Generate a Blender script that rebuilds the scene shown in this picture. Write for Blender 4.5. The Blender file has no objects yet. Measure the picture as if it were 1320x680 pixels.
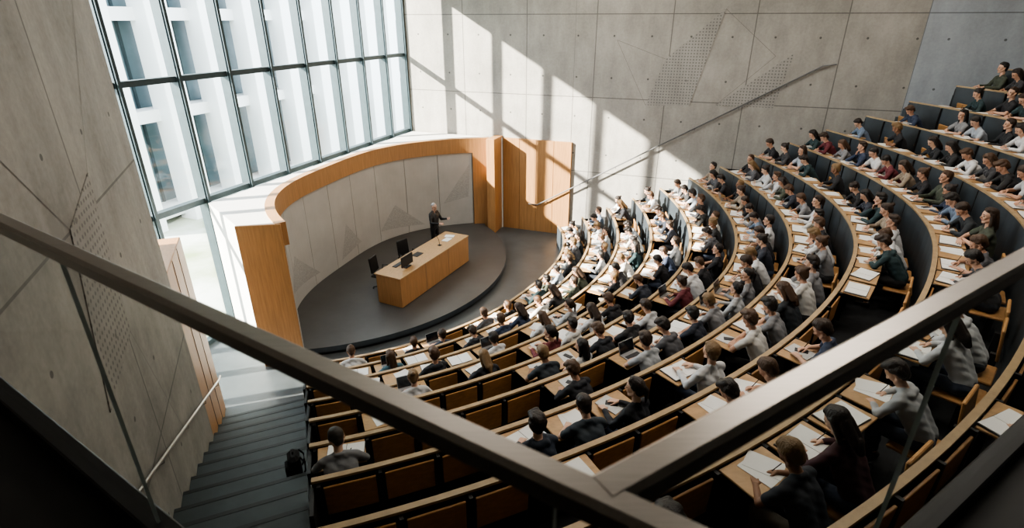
import bpy, bmesh, math, random
import numpy as np
from mathutils import Vector, Matrix
random.seed(11)
ZO = 7.53            # everything below is authored relative to eye level, then lifted so floor = 0
D2R = math.pi/180

# ------------------------------------------------------------------ materials
def mat(name, col, rough=.6, metal=0., noise=0., nscale=3., bump=0., stretch=None, spec=None, col2=None, detail=5):
    m = bpy.data.materials.new(name); m.use_nodes = True
    nt = m.node_tree; N = nt.nodes; L = nt.links
    b = N['Principled BSDF']
    b.inputs['Base Color'].default_value = (*col, 1)
    b.inputs['Roughness'].default_value = rough
    b.inputs['Metallic'].default_value = metal
    if spec is not None: b.inputs['Specular IOR Level'].default_value = spec
    if noise > 0 or col2 or bump > 0:
        tc = N.new('ShaderNodeTexCoord'); mp = N.new('ShaderNodeMapping')
        L.new(tc.outputs['Object'], mp.inputs['Vector'])
        if stretch: mp.inputs['Scale'].default_value = stretch
        nz = N.new('ShaderNodeTexNoise'); nz.inputs['Scale'].default_value = nscale
        nz.inputs['Detail'].default_value = detail; nz.inputs['Roughness'].default_value = .6
        L.new(mp.outputs['Vector'], nz.inputs['Vector'])
        r = N.new('ShaderNodeValToRGB')
        c2 = col2 if col2 else tuple(c*(1-noise) for c in col)
        r.color_ramp.elements[0].position = .32; r.color_ramp.elements[0].color = (*c2, 1)
        r.color_ramp.elements[1].position = .68; r.color_ramp.elements[1].color = (*col, 1)
        L.new(nz.outputs['Fac'], r.inputs['Fac']); L.new(r.outputs['Color'], b.inputs['Base Color'])
        if bump > 0:
            bp = N.new('ShaderNodeBump'); bp.inputs['Strength'].default_value = bump; bp.inputs['Distance'].default_value = .01
            L.new(nz.outputs['Fac'], bp.inputs['Height']); L.new(bp.outputs['Normal'], b.inputs['Normal'])
    return m

def concrete(name, col, pw=2.4, ph=2.6, dots=False, dark=.72):
    """board-marked cast concrete: mottling, panel joints and tie holes in wall-local X/Z"""
    m = bpy.data.materials.new(name); m.use_nodes = True
    nt = m.node_tree; N = nt.nodes; L = nt.links; b = N['Principled BSDF']
    b.inputs['Roughness'].default_value = .75
    tc = N.new('ShaderNodeTexCoord')
    def noise(s, st, d=6):
        mp = N.new('ShaderNodeMapping'); mp.inputs['Scale'].default_value = st
        L.new(tc.outputs['Object'], mp.inputs['Vector'])
        n = N.new('ShaderNodeTexNoise'); n.inputs['Scale'].default_value = s; n.inputs['Detail'].default_value = d
        n.inputs['Roughness'].default_value = .62
        L.new(mp.outputs['Vector'], n.inputs['Vector']); return n
    n1 = noise(.55, (1, 1, 1)); n2 = noise(2.2, (1, 1, .35)); n3 = noise(14, (1, 1, 1))
    def M(op, a, bb=None, c=None):
        x = N.new('ShaderNodeMath'); x.operation = op
        for i, v in enumerate((a, bb, c)):
            if v is None: continue
            if isinstance(v, (int, float)): x.inputs[i].default_value = v
            else: L.new(v, x.inputs[i])
        return x.outputs[0]
    mix = M('ADD', M('MULTIPLY', n1.outputs['Fac'], .43), M('MULTIPLY', n2.outputs['Fac'], .37))
    mix = M('ADD', mix, M('MULTIPLY', n3.outputs['Fac'], .20))
    r = N.new('ShaderNodeValToRGB')
    r.color_ramp.elements[0].position = .40; r.color_ramp.elements[0].color = (*[c*dark for c in col], 1)
    r.color_ramp.elements[1].position = .60; r.color_ramp.elements[1].color = (*col, 1)
    L.new(mix, r.inputs['Fac'])
    sp = N.new('ShaderNodeSeparateXYZ'); L.new(tc.outputs['Object'], sp.inputs[0])
    X = sp.outputs['X']; Z = sp.outputs['Z']
    def cell(v, size, off=0.):
        return M('PINGPONG', M('ADD', v, 100*size+off), size/2)
    jx = M('LESS_THAN', cell(X, pw), .015); jz = M('LESS_THAN', cell(Z, ph), .015)
    joint = M('MAXIMUM', jx, jz)
    hx = cell(X, pw/2, pw/4); hz = cell(Z, ph/2, ph/4)
    d = M('SQRT', M('ADD', M('POWER', hx, 2), M('POWER', hz, 2)))
    hole = M('LESS_THAN', d, .032)
    if dots:
        ps = .09
        px = cell(X, ps); pz = cell(Z, ps)
        dd = M('SQRT', M('ADD', M('POWER', px, 2), M('POWER', pz, 2)))
        hole = M('MAXIMUM', hole, M('LESS_THAN', dd, .022)); joint = M('MULTIPLY', joint, 0)
    dk = M('MAXIMUM', M('MULTIPLY', joint, .6), M('MULTIPLY', hole, .55 if dots else .75))
    mc = N.new('ShaderNodeMix'); mc.data_type = 'RGBA'
    L.new(dk, mc.inputs['Factor']); L.new(r.outputs['Color'], mc.inputs['A']); mc.inputs['B'].default_value = (.04, .04, .04, 1)
    L.new(mc.outputs['Result'], b.inputs['Base Color'])
    bp = N.new('ShaderNodeBump'); bp.inputs['Strength'].default_value = .3; bp.inputs['Distance'].default_value = .02
    L.new(M('SUBTRACT', mix, dk), bp.inputs['Height']); L.new(bp.outputs['Normal'], b.inputs['Normal'])
    return m

def objcolor_mat(name, mode):
    m = bpy.data.materials.new(name); m.use_nodes = True
    nt = m.node_tree; N = nt.nodes; L = nt.links; b = N['Principled BSDF']
    oi = N.new('ShaderNodeObjectInfo'); b.inputs['Roughness'].default_value = .8
    if mode == 'shirt':
        nz = N.new('ShaderNodeTexNoise'); nz.inputs['Scale'].default_value = 9; nz.inputs['Detail'].default_value = 3
        tc = N.new('ShaderNodeTexCoord'); L.new(tc.outputs['Object'], nz.inputs['Vector'])
        mr = N.new('ShaderNodeMapRange'); mr.inputs['To Min'].default_value = .72; mr.inputs['To Max'].default_value = 1.1
        L.new(nz.outputs['Fac'], mr.inputs['Value'])
        vm = N.new('ShaderNodeVectorMath'); vm.operation = 'SCALE'
        L.new(oi.outputs['Color'], vm.inputs[0]); L.new(mr.outputs['Result'], vm.inputs['Scale'])
        L.new(vm.outputs['Vector'], b.inputs['Base Color'])
        bp = N.new('ShaderNodeBump'); bp.inputs['Strength'].default_value = .5; bp.inputs['Distance'].default_value = .02
        L.new(nz.outputs['Fac'], bp.inputs['Height']); L.new(bp.outputs['Normal'], b.inputs['Normal'])
    else:
        r = N.new('ShaderNodeValToRGB'); r.color_ramp.interpolation = 'CONSTANT'
        if mode == 'hair':
            cs = [(0, (.014, .010, .008)), (.25, (.035, .020, .012)), (.5, (.07, .036, .018)), (.72, (.020, .013, .01)), (.87, (.18, .11, .05))]
        elif mode == 'pants':
            cs = [(0, (.02, .025, .035)), (.4, (.015, .015, .017)), (.7, (.04, .055, .09)), (.9, (.12, .11, .09))]
        else:
            cs = [(0, (.55, .33, .23)), (.45, (.48, .27, .18)), (.75, (.60, .38, .27)), (.92, (.25, .13, .075))]
        el = r.color_ramp.elements
        while len(el) < len(cs): el.new(.5)
        for e, (p, c) in zip(el, cs): e.position = p; e.color = (*c, 1)
        L.new(oi.outputs['Random'], r.inputs['Fac']); L.new(r.outputs['Color'], b.inputs['Base Color'])
        if mode == 'skin': b.inputs['Roughness'].default_value = .55
        if mode == 'hair':
            b.inputs['Roughness'].default_value = .5
            tc = N.new('ShaderNodeTexCoord'); mp = N.new('ShaderNodeMapping'); mp.inputs['Scale'].default_value = (90, 90, 12)
            L.new(tc.outputs['Object'], mp.inputs['Vector'])
            nz = N.new('ShaderNodeTexNoise'); nz.inputs['Scale'].default_value = 1; L.new(mp.outputs['Vector'], nz.inputs['Vector'])
            bp = N.new('ShaderNodeBump'); bp.inputs['Strength'].default_value = .7; bp.inputs['Distance'].default_value = .01
            L.new(nz.outputs['Fac'], bp.inputs['Height']); L.new(bp.outputs['Normal'], b.inputs['Normal'])
    return m

M_CONC = concrete('concrete_back', (.42, .395, .355), dark=.66)
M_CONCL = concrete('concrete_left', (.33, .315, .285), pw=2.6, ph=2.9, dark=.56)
M_CONCR = concrete('concrete_right', (.36, .385, .41))
M_PERF = concrete('concrete_perforated', (.38, .36, .33), dots=True)
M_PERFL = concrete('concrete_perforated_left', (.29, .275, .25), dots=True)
M_SEAM = mat('joint_shadow_gap', (.15, .14, .13), .9)
M_WOODP = mat('oak_panelling', (.47, .245, .10), .45, noise=.28, nscale=3, stretch=(9, 9, .5), bump=.05)
M_WOODT = mat('oak_orange_ply', (.50, .265, .10), .42, noise=.3, nscale=5, stretch=(2, 2, 5), bump=.04)
M_TRAY = mat('oak_writing_tray', (.50, .31, .15), .42, noise=.25, nscale=5, stretch=(2, 5, 2))
M_CAP = mat('oak_cap', (.44, .31, .175), .45, noise=.25, nscale=8)
M_SLATE = mat('slate_laminate', (.045, .056, .066), .55, noise=.25, nscale=4)
M_BLACK = mat('black_steel', (.014, .014, .015), .5, noise=.3, nscale=5)
M_FLOOR = mat('floor_linoleum', (.095, .105, .11), .38, noise=.3, nscale=1.5)
M_STAGE = mat('stage_floor', (.085, .083, .080), .42, noise=.25, nscale=1.2)
M_TERR = mat('terrace_carpet', (.03, .033, .037), .85, noise=.3, nscale=12)
M_STAIR = mat('stair_stone', (.050, .064, .068), .5, noise=.3, nscale=3)
M_NOSE = mat('stair_nosing', (.022, .026, .028), .5, noise=.2, nscale=8)
M_WHITE = mat('white_plaster', (.66, .64, .61), .7, noise=.08, nscale=2)
M_PANEL = mat('backdrop_panel', (.50, .49, .465), .6, noise=.14, nscale=1.2)
M_FRAME = mat('window_frame_steel', (.05, .075, .085), .45, metal=.3, noise=.2, nscale=6)
M_STEEL = mat('brushed_steel', (.50, .465, .43), .33, metal=1., noise=.2, nscale=10, stretch=(1, 60, 60))
M_RAILW = mat('painted_handrail', (.16, .16, .16), .4, metal=.6, noise=.15, nscale=8)
M_PAPER = mat('paper', (.80, .80, .78), .8, noise=.05, nscale=9)
M_PAPER2 = mat('paper_printed', (.62, .62, .61), .8, noise=.2, nscale=60)
M_COVER = mat('notebook_cover', (.03, .03, .035), .6, noise=.2, nscale=9)
M_SILVER = mat('laptop_aluminium', (.45, .45, .46), .35, metal=.8, noise=.1, nscale=9)
M_SCREEN = mat('dark_screen', (.01, .012, .015), .15, noise=.2, nscale=4)
M_CEIL = mat('ceiling_paint', (.42, .42, .41), .8, noise=.1, nscale=1)
M_EXTW = mat('exterior_white_render', (.78, .79, .79), .8, noise=.06, nscale=1)
M_EXTG = mat('exterior_glass', (.16, .23, .26), .3, noise=.45, nscale=.6)
M_GROUND = mat('exterior_paving', (.50, .51, .48), .9, col2=(.18, .23, .10), nscale=.35)
M_SKIN = objcolor_mat('skin', 'skin'); M_HAIR = objcolor_mat('hair', 'hair')
M_SHIRT = objcolor_mat('shirt', 'shirt'); M_PANTS = objcolor_mat('trousers', 'pants')
M_SHOE = mat('shoe', (.03, .028, .027), .5, noise=.3, nscale=10)
M_EYE = mat('eye', (.05, .04, .035), .2, noise=.2, nscale=50)
M_LIP = mat('lip', (.42, .17, .14), .5, noise=.2, nscale=40)
M_GREYHAIR = mat('grey_hair', (.42, .41, .40), .6, noise=.3, nscale=40)
M_LSKIN = mat('skin_lecturer', (.55, .34, .25), .55, noise=.1, nscale=20)
M_BAG = mat('backpack_fabric', (.018, .018, .022), .85, noise=.4, nscale=20)

def glass(name, tint, refl):
    m = bpy.data.materials.new(name); m.use_nodes = True
    nt = m.node_tree; nt.nodes.clear()
    o = nt.nodes.new('ShaderNodeOutputMaterial'); mx = nt.nodes.new('ShaderNodeMixShader')
    t = nt.nodes.new('ShaderNodeBsdfTransparent'); g = nt.nodes.new('ShaderNodeBsdfGlossy')
    t.inputs['Color'].default_value = (*tint, 1); g.inputs['Roughness'].default_value = .02
    mx.inputs[0].default_value = refl
    nt.links.new(t.outputs[0], mx.inputs[1]); nt.links.new(g.outputs[0], mx.inputs[2])
    nt.links.new(mx.outputs[0], o.inputs[0]); return m
M_GLASS = glass('window_glass', (.95, .975, .98), .03)
M_BGLASS = glass('balustrade_glass', (.93, .945, .94), .05)
M_EDGE = mat('glass_edge', (.40, .46, .44), .2, noise=.2, nscale=20)

# ------------------------------------------------------------------ mesh builder
class MB:
    def __init__(s): s.v = []; s.f = []; s.m = []; s.mats = []
    def mi(s, m):
        if m not in s.mats: s.mats.append(m)
        return s.mats.index(m)
    def face(s, pts, m):
        i = len(s.v); s.v += [tuple(p) for p in pts]; s.f.append(tuple(range(i, i+len(pts)))); s.m.append(s.mi(m))
    def box(s, c, size, m, rot=None, ch=0.):
        hx, hy, hz = size[0]/2, size[1]/2, size[2]/2
        R = rot if rot is not None else Matrix.Identity(3); c = Vector(c); i = len(s.v)
        if ch <= 0:
            for z in (-hz, hz):
                for x, y in ((-hx, -hy), (hx, -hy), (hx, hy), (-hx, hy)): s.v.append(tuple(c + R @ Vector((x, y, z))))
            for q in ((3, 2, 1, 0), (4, 5, 6, 7), (0, 1, 5, 4), (1, 2, 6, 5), (2, 3, 7, 6), (3, 0, 4, 7)):
                s.f.append(tuple(i+a for a in q)); s.m.append(s.mi(m))
        else:
            prof = lambda k: [(-hx+k, -hy+0), (hx-k, -hy), (hx, -hy+k), (hx, hy-k), (hx-k, hy), (-hx+k, hy), (-hx, hy-k), (-hx, -hy+k)]
            levels = [(-hz, ch), (-hz+ch, 0), (hz-ch, 0), (hz, ch)]
            for z, ins in levels:
                for x, y in prof(ch):
                    fx = (hx-ins)/hx; fy = (hy-ins)/hy
                    s.v.append(tuple(c + R @ Vector((x*fx, y*fy, z))))
            for l in range(3):
                for a in range(8):
                    b = (a+1) % 8
                    s.f.append((i+l*8+a, i+l*8+b, i+l*8+8+b, i+l*8+8+a)); s.m.append(s.mi(m))
            s.f.append(tuple(i+a for a in range(7, -1, -1))); s.m.append(s.mi(m))
            s.f.append(tuple(i+24+a for a in range(8))); s.m.append(s.mi(m))
    def prism(s, poly, z0, z1, m, mtop=None):
        n = len(poly); i = len(s.v)
        for z in (z0, z1):
            for p in poly: s.v.append((p[0], p[1], z))
        for a in range(n):
            b = (a+1) % n; s.f.append((i+a, i+b, i+n+b, i+n+a)); s.m.append(s.mi(m))
        s.f.append(tuple(i+n+a for a in range(n))); s.m.append(s.mi(mtop or m))
        s.f.append(tuple(i+a for a in range(n-1, -1, -1))); s.m.append(s.mi(m))
    def tube(s, pts, r, m, n=10):
        pts = [Vector(p) for p in pts]; i0 = len(s.v)
        for j, p in enumerate(pts):
            d = (pts[min(j+1, len(pts)-1)]-pts[max(j-1, 0)]).normalized()
            u = d.cross(Vector((0, 0, 1)))
            if u.length < .05: u = d.cross(Vector((1, 0, 0)))
            u.normalize(); w = d.cross(u)
            for a in range(n):
                t = 2*math.pi*a/n; s.v.append(tuple(p+(u*math.cos(t)+w*math.sin(t))*r))
        for j in range(len(pts)-1):
            for a in range(n):
                b = (a+1) % n; s.f.append((i0+j*n+a, i0+j*n+b, i0+(j+1)*n+b, i0+(j+1)*n+a)); s.m.append(s.mi(m))
        s.f.append(tuple(i0+a for a in range(n-1, -1, -1))); s.m.append(s.mi(m))
        s.f.append(tuple(i0+(len(pts)-1)*n+a for a in range(n))); s.m.append(s.mi(m))
    def obj(s, name, loc=(0, 0, 0), rotz=0., parent=None, smooth=False, fix=True):
        me = bpy.data.meshes.new(name); me.from_pydata(s.v, [], s.f)
        for mm in s.mats: me.materials.append(mm)
        me.polygons.foreach_set('material_index', s.m)
        if fix:
            bm = bmesh.new(); bm.from_mesh(me); bmesh.ops.recalc_face_normals(bm, faces=bm.faces); bm.to_mesh(me); bm.free()
        if smooth:
            me.polygons.foreach_set('use_smooth', [True]*len(me.polygons))
        me.update()
        ob = bpy.data.objects.new(name, me); bpy.context.scene.collection.objects.link(ob)
        ob.location = loc; ob.rotation_euler = (0, 0, rotz)
        if parent: ob.parent = parent
        return ob
def RZ(a): return Matrix.Rotation(a, 3, 'Z')

# ------------------------------------------------------------------ plan constants (eye-relative)
A = Vector((.342, .940)); B = Vector((.940, -.342))
CORNER = Vector((-4.0, 21.8))              # window / back wall corner
C0 = Vector((-6.0, 16.9))                  # centre of seating
BC = Vector((-.6, 14.6)); BR = 5.7         # backdrop arc
FLOOR = -7.53; CEIL = 3.2
E0 = Vector((-4.6, 9.8)); DS = Vector((.394, -.919)); NS = Vector((.919, .394))
W0 = Vector((-6.1, 9.3))
RC = Vector((11.3, 16.19)); RD = Vector((.87, -.50)).normalized(); RN = Vector((-RD.y, RD.x))*-1
if RN.dot(C0-RC) < 0: RN = -RN
def wall(name, p0, direction, length, z0, z1, thick, m, side):
    ang = math.atan2(direction.y, direction.x); b = MB()
    b.box((length/2, side*thick/2, (z1-z0)/2), (length, thick, z1-z0), m)
    return b.obj(name, (p0.x, p0.y, z0), ang)

bw = wall('wall_back', CORNER, B, 16.5, FLOOR-.1, CEIL, .35, M_CONC, 1)
rw = wall('wall_right', RC, RD, 12, FLOOR-.1, CEIL, .35, M_CONCR, 1)
pe = RC+RD*12
wall('wall_far_right', pe, Vector((0, -1)), pe.y+5, FLOOR-.1, CEIL, .3, M_CONCR, 1)
wall('wall_rear', Vector((pe.x, -5)), Vector((-1, 0)), pe.x+2, FLOOR-.1, CEIL, .3, M_CONCL, 1)
Lstart = W0+DS*1.7
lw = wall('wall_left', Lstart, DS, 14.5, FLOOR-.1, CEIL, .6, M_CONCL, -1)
b = MB(); b.box((.86, -.28, 1.95), (1.72, .56, 3.9), M_WOODP, ch=.01)
for i in range(1, 3): b.box((1.72*i/3, .003, 1.95), (.008, .008, 3.86), M_SEAM)
b.obj('wood_wall_panel', (W0.x, W0.y, FLOOR), math.atan2(DS.y, DS.x))
q1 = Lstart+(-NS)*.3; q0 = CORNER-A*14.6
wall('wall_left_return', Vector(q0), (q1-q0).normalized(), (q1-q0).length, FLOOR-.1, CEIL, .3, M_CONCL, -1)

def relief(name, base, zoff, polys, lines, mperf, y):
    b = MB()
    for poly in polys:
        n = len(poly)
        b.face([(p[0], y, p[1]-zoff) for p in poly], mperf)
        for i in range(n):
            p, q = poly[i], poly[(i+1) % n]
            b.face([(p[0], 0, p[1]-zoff), (q[0], 0, q[1]-zoff), (q[0], y, q[1]-zoff), (p[0], y, p[1]-zoff)], mperf)
    for (x0, z0, x1, z1) in lines:
        d = Vector((x1-x0, z1-z0)); n = Vector((-d.y, d.x)).normalized()*.0045
        yy = y*.35
        b.face([(x0+n.x, yy, z0+n.y-zoff), (x1+n.x, yy, z1+n.y-zoff), (x1-n.x, yy, z1-n.y-zoff), (x0-n.x, yy, z0-n.y-zoff)], M_SEAM)
    o = b.obj(name, base.location, base.rotation_euler.z, fix=False); return o
relief('perforated_relief_panel', bw, FLOOR-.1,
       [[(11.1, .3), (9.5, -1.15), (9.0, -2.6), (10.4, -2.55)], [(13.2, -.9), (11.2, -2.5), (12.9, -2.5)]],
       [(6.5, 3, 6.5, -7), (7.9, -.6, 9.5, -1.15), (11.1, .3, 12.7, -1.0), (7.9, -.6, 9.0, -2.6), (12.7, -1.0, 11.2, -2.5)], M_PERF, -.015)
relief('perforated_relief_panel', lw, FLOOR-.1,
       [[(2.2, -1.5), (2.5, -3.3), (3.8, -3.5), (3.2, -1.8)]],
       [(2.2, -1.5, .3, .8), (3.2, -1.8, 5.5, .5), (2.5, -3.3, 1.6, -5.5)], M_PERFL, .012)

b = MB()
b.prism([(-9.2, 8.0), (-3.9, 22.0), (11.4, 16.2), (pe.x, pe.y), (pe.x, -5.0), (-1, -5.0)], FLOOR-.15, FLOOR, M_FLOOR)
b.obj('floor')
b = MB(); b.prism([(-9.4, 7.8), (-4.0, 22.2), (11.4, 16.6), (pe.x+.2, pe.y+.3), (pe.x+.2, -5.4), (-2, -5.4)], CEIL, CEIL+.25, M_CEIL)
b.obj('ceiling')

# ------------------------------------------------------------------ window wall
WIN_HEAD = 1.8
def winpt(t, off=0.): return CORNER-A*t-B*off     # off outwards
angA = math.atan2(A.y, A.x)
b = MB()
R3 = RZ(angA)
for i in range(0, 11):
    t = i*1.4 if i else .05
    p = winpt(t, .10)
    b.box((p.x, p.y, (FLOOR+WIN_HEAD)/2), (.11, .26, WIN_HEAD-FLOOR), M_FRAME, R3)
    pi = winpt(t, -.05)
    b.box((pi.x, pi.y, (FLOOR+WIN_HEAD)/2), (.07, .06, WIN_HEAD-FLOOR), M_FRAME, R3)
for z, h in ((FLOOR+.06, .12), (-3.97, .13), (-1.19, .12), (WIN_HEAD-.05, .14)):
    p = winpt(7.1, .10); b.box((p.x, p.y, z), (14.2, .18, h), M_FRAME, R3)
b.obj('window_frame')
b = MB(); p = winpt(7.1, .12); b.box((p.x, p.y, (FLOOR+WIN_HEAD)/2), (14.1, .012, WIN_HEAD-FLOOR-.1), M_GLASS, R3); b.obj('window_1')
b = MB(); p = winpt(7.3, .12); b.box((p.x, p.y, (CEIL+WIN_HEAD)/2+.01), (14.9, .36, CEIL-WIN_HEAD), M_CONC, R3); b.obj('wall_window_lintel')

# ------------------------------------------------------------------ backdrop block + stage
TOP = -4.0
def rr(th, r):       # the arc flattens slightly where it passes the window wall
    return r-.50*math.exp(-((th-163)/26.)**2)
def AP(th, r):
    q = rr(th, r); return (BC.x+q*math.cos(th*D2R), BC.y+q*math.sin(th*D2R))
a0, a1 = 93, 219.5; NA = 84
arc = [Vector(AP(a0+(a1-a0)*i/NA, BR)) for i in range(NA+1)]
endo = Vector((-5.85, 10.85)); wl = winpt(9.9, -.12); wc = winpt(.12, -.12)
poly = arc+[endo, wl, wc, Vector((-.35, 20.35))]
b = MB(); b.prism([tuple(p) for p in poly], FLOOR, TOP, M_WHITE); blk = b.obj('curved_stage_wall')
def arcband(b, r0, r1, aa, ab, z0, z1, m, step=1.5):
    n = max(1, int(abs(ab-aa)/step))
    for i in range(n):
        t0 = aa+(ab-aa)*i/n; t1 = aa+(ab-aa)*(i+1)/n
        q = [AP(t0, r0), AP(t1, r0), AP(t1, r1), AP(t0, r1)]
        b.face([(*q[0], z0), (*q[1], z0), (*q[1], z1), (*q[0], z1)], m)
        b.face([(*q[0], z1), (*q[1], z1), (*q[2], z1), (*q[3], z1)], m)
        b.face([(*q[0], z0), (*q[1], z0), (*q[2], z0), (*q[3], z0)], m)
        b.face([(*q[3], z0), (*q[2], z0), (*q[2], z1), (*q[3], z1)], m)
        if i == 0: b.face([(*q[0], z0), (*q[3], z0), (*q[3], z1), (*q[0], z1)], m)
        if i == n-1: b.face([(*q[1], z0), (*q[2], z0), (*q[2], z1), (*q[1], z1)], m)
b = MB(); arcband(b, 5.56, 5.78, 92.5, 219.5, TOP-.5, TOP+.03, M_WOODP)
arcband(b, 5.56, 5.69, 92.5, 99, FLOOR, TOP-.5, M_WOODP)
b.obj('wood_band', parent=blk)
b = MB()
angs = [99.2+i*(218.8-99.2)/9 for i in range(10)]
for i in range(9): arcband(b, 5.63, 5.69, angs[i]+.08, angs[i+1]-.08, FLOOR+.24, TOP-.51, M_PANEL)
b.obj('backdrop_panels', parent=blk)
def arctri(b, tri, m, r=5.622, n=8):
    (ax, az), (bx, bz), (cx, cz) = tri
    def P(u, v):
        x = ax+(bx-ax)*u+(cx-ax)*v; z = az+(bz-az)*u+(cz-az)*v
        return (*AP(x, r), z)
    for i in range(n):
        for j in range(n-i):
            b.face([P(i/n, j/n), P((i+1)/n, j/n), P(i/n, (j+1)/n)], m)
            if j < n-i-1: b.face([P((i+1)/n, j/n), P((i+1)/n, (j+1)/n), P(i/n, (j+1)/n)], m)
M_PERFP = mat('backdrop_relief', (.46, .45, .43), .7, noise=.3, nscale=25)
b = MB()
for tri in (((100, -4.9), (111, -6.4), (101, -6.2)), ((119, -7.1), (131, -6.1), (139, -6.9)), ((150, -6.9), (163, -7.1), (158, -6.0)), ((176, -7.0), (190, -5.9), (196, -6.8))):
    arctri(b, tri, M_PERFP)
b.obj('backdrop_relief_triangles', parent=blk)
b = MB()
e0 = arc[-1]; d = (endo-e0); L_ = d.length; d.normalize(); n = Vector((-d.y, d.x))
if n.y > 0: n = -n
c = (e0+endo)/2+n*.03; ang = math.atan2(d.y, d.x)
b.box((c.x, c.y, (FLOOR+TOP)/2+.01), (L_+.06, .06, TOP-FLOOR+.02), M_WOODP, RZ(ang), ch=.008)
b.obj('wood_end_panel', parent=blk)
b = MB(); p = CORNER+B*3.72-A*.42
b.box((p.x, p.y, (FLOOR+TOP)/2+.03), (.32, .84, TOP-FLOOR+.06), M_WOODP, RZ(math.atan2(B.y, B.x)), ch=.012); b.obj('wood_pier')
b = MB()
for i in range(4):
    p = CORNER+B*(3.92+.34+i*.66)-A*.05
    b.box((p.x, p.y, (FLOOR+TOP)/2), (.65, .10, TOP-FLOOR), M_WOODP, RZ(math.atan2(B.y, B.x)), ch=.006)
b.obj('wood_wall_panel')

b = MB(); sp = []
for i in range(61):
    a = (-84+(31+84)*i/60)*D2R; sp.append((C0.x+5.8*math.cos(a), C0.y+5.8*math.sin(a)))
sp += [AP(95+i*3.1, 5.685) for i in range(40)]
b.prism(sp, FLOOR+.09, FLOOR+.23, M_SLATE, M_STAGE)
sp2 = [(C0.x+(p[0]-C0.x)*(5.74/5.8), C0.y+(p[1]-C0.y)*(5.74/5.8)) if i <= 60 else p for i, p in enumerate(sp)]
b.prism(sp2, FLOOR, FLOOR+.09, M_BLACK)
b.obj('stage')
SZ = FLOOR+.23

# ------------------------------------------------------------------ lectern desk
D0 = Vector((-3.8, 13.6)); D3 = Vector((-2.2, 16.85)); dd = (D3-D0); DL = dd.length; dd.normalize(); dn = Vector((dd.y, -dd.x))
dang = math.atan2(dd.y, dd.x)
desk = bpy.data.objects.new('lecturer_desk', None); bpy.context.scene.collection.objects.link(desk)
desk.location = (D0.x, D0.y, SZ); desk.rotation_euler = (0, 0, dang)
b = MB(); DW = .86
b.box((DL/2, -DW+.02, .45), (DL, .04, .86), M_WOODP, ch=.004)
b.box((.02, -DW/2, .45), (.04, DW-.08, .86), M_WOODP); b.box((DL-.02, -DW/2, .45), (.04, DW-.08, .86), M_WOODP)
b.box((DL/2, -DW*.62, .45), (.04, DW*.6, .84), M_WOODP)
b.box((DL/2, -DW/2, .895), (DL+.03, DW+.03, .035), M_TRAY, ch=.006)
b.box((DL/2, -DW/2, .02), (DL-.1, DW-.1, .04), M_BLACK)
b.box((.9, -.2, .60), (.5, .36, .5), M_WOODP); b.box((2.9, -.2, .60), (.5, .36, .5), M_WOODP)
for i in (1, 2): b.box((DL*i/3, -DW-.002, .45), (.006, .006, .84), M_SEAM)
b.obj('desk_body', parent=desk)
b = MB()
b.box((.75, -.52, .925), (.24, .2, .02), M_BLACK, ch=.005); b.box((.75, -.54, 1.0), (.04, .03, .14), M_BLACK)
b.box((.75, -.56, 1.12), (.52, .03, .31), M_BLACK, ch=.006); b.box((.75, -.542, 1.12), (.49, .006, .28), M_SCREEN)
b.box((.75, -.25, .925), (.42, .14, .02), M_BLACK, ch=.004); b.box((1.08, -.25, .925), (.06, .1, .025), M_BLACK, ch=.01)
b.obj('monitor', parent=desk)
b = MB(); b.box((1.6, -.3, .92), (.33, .23, .014), M_BLACK, ch=.004)
b.obj('tablet', parent=desk)
b = MB(); b.box((3.0, -.45, .92), (.3, .21, .012), M_PAPER); b.box((3.3, -.36, .92), (.21, .3, .01), M_PAPER, RZ(.3)); b.obj('lecture_notes', parent=desk)
b = MB(); b.box((2.5, -.5, .925), (.1, .1, .02), M_BLACK, ch=.005); b.tube([(2.5, -.5, .93), (2.5, -.48, 1.1), (2.5, -.40, 1.22)], .007, M_BLACK); b.tube([(2.5, -.40, 1.22), (2.5, -.36, 1.26)], .015, M_BLACK); b.obj('microphone', parent=desk)
def chair(loc, ang):
    root = bpy.data.objects.new('office_chair', None); bpy.context.scene.collection.objects.link(root)
    root.location = loc; root.rotation_euler = (0, 0, ang)
    b = MB(); b.box((0, 0, .47), (.46, .45, .07), M_BLACK, ch=.02); b.obj('seat', parent=root)
    b = MB(); b.box((0, -.22, .78), (.43, .05, .48), M_BLACK, Matrix.Rotation(.12, 3, 'X'), ch=.018); b.box((0, -.22, .52), (.06, .03, .16), M_BLACK); b.obj('backrest', parent=root)
    b = MB(); b.tube([(0, 0, .08), (0, 0, .44)], .025, M_BLACK)
    for i in range(5):
        a = i*2*math.pi/5; b.tube([(0, 0, .10), (.27*math.cos(a), .27*math.sin(a), .065)], .016, M_BLACK)
        b.tube([(.27*math.cos(a), .27*math.sin(a)-.012, .03), (.27*math.cos(a), .27*math.sin(a)+.012, .03)], .03, M_BLACK)
    b.obj('base', parent=root)
    b = MB()
    for s in (-1, 1): b.tube([(s*.25, -.1, .47), (s*.27, -.08, .66), (s*.27, .12, .67)], .014, M_BLACK)
    b.obj('armrests', parent=root)
def deskpt(x, y): return D0+dd*x+dn*(-y)
p = deskpt(.75, .42); chair((p.x, p.y, SZ), dang+math.pi+.2)
p = deskpt(2.1, .45); chair((p.x, p.y, SZ), dang+math.pi-.25)

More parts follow.
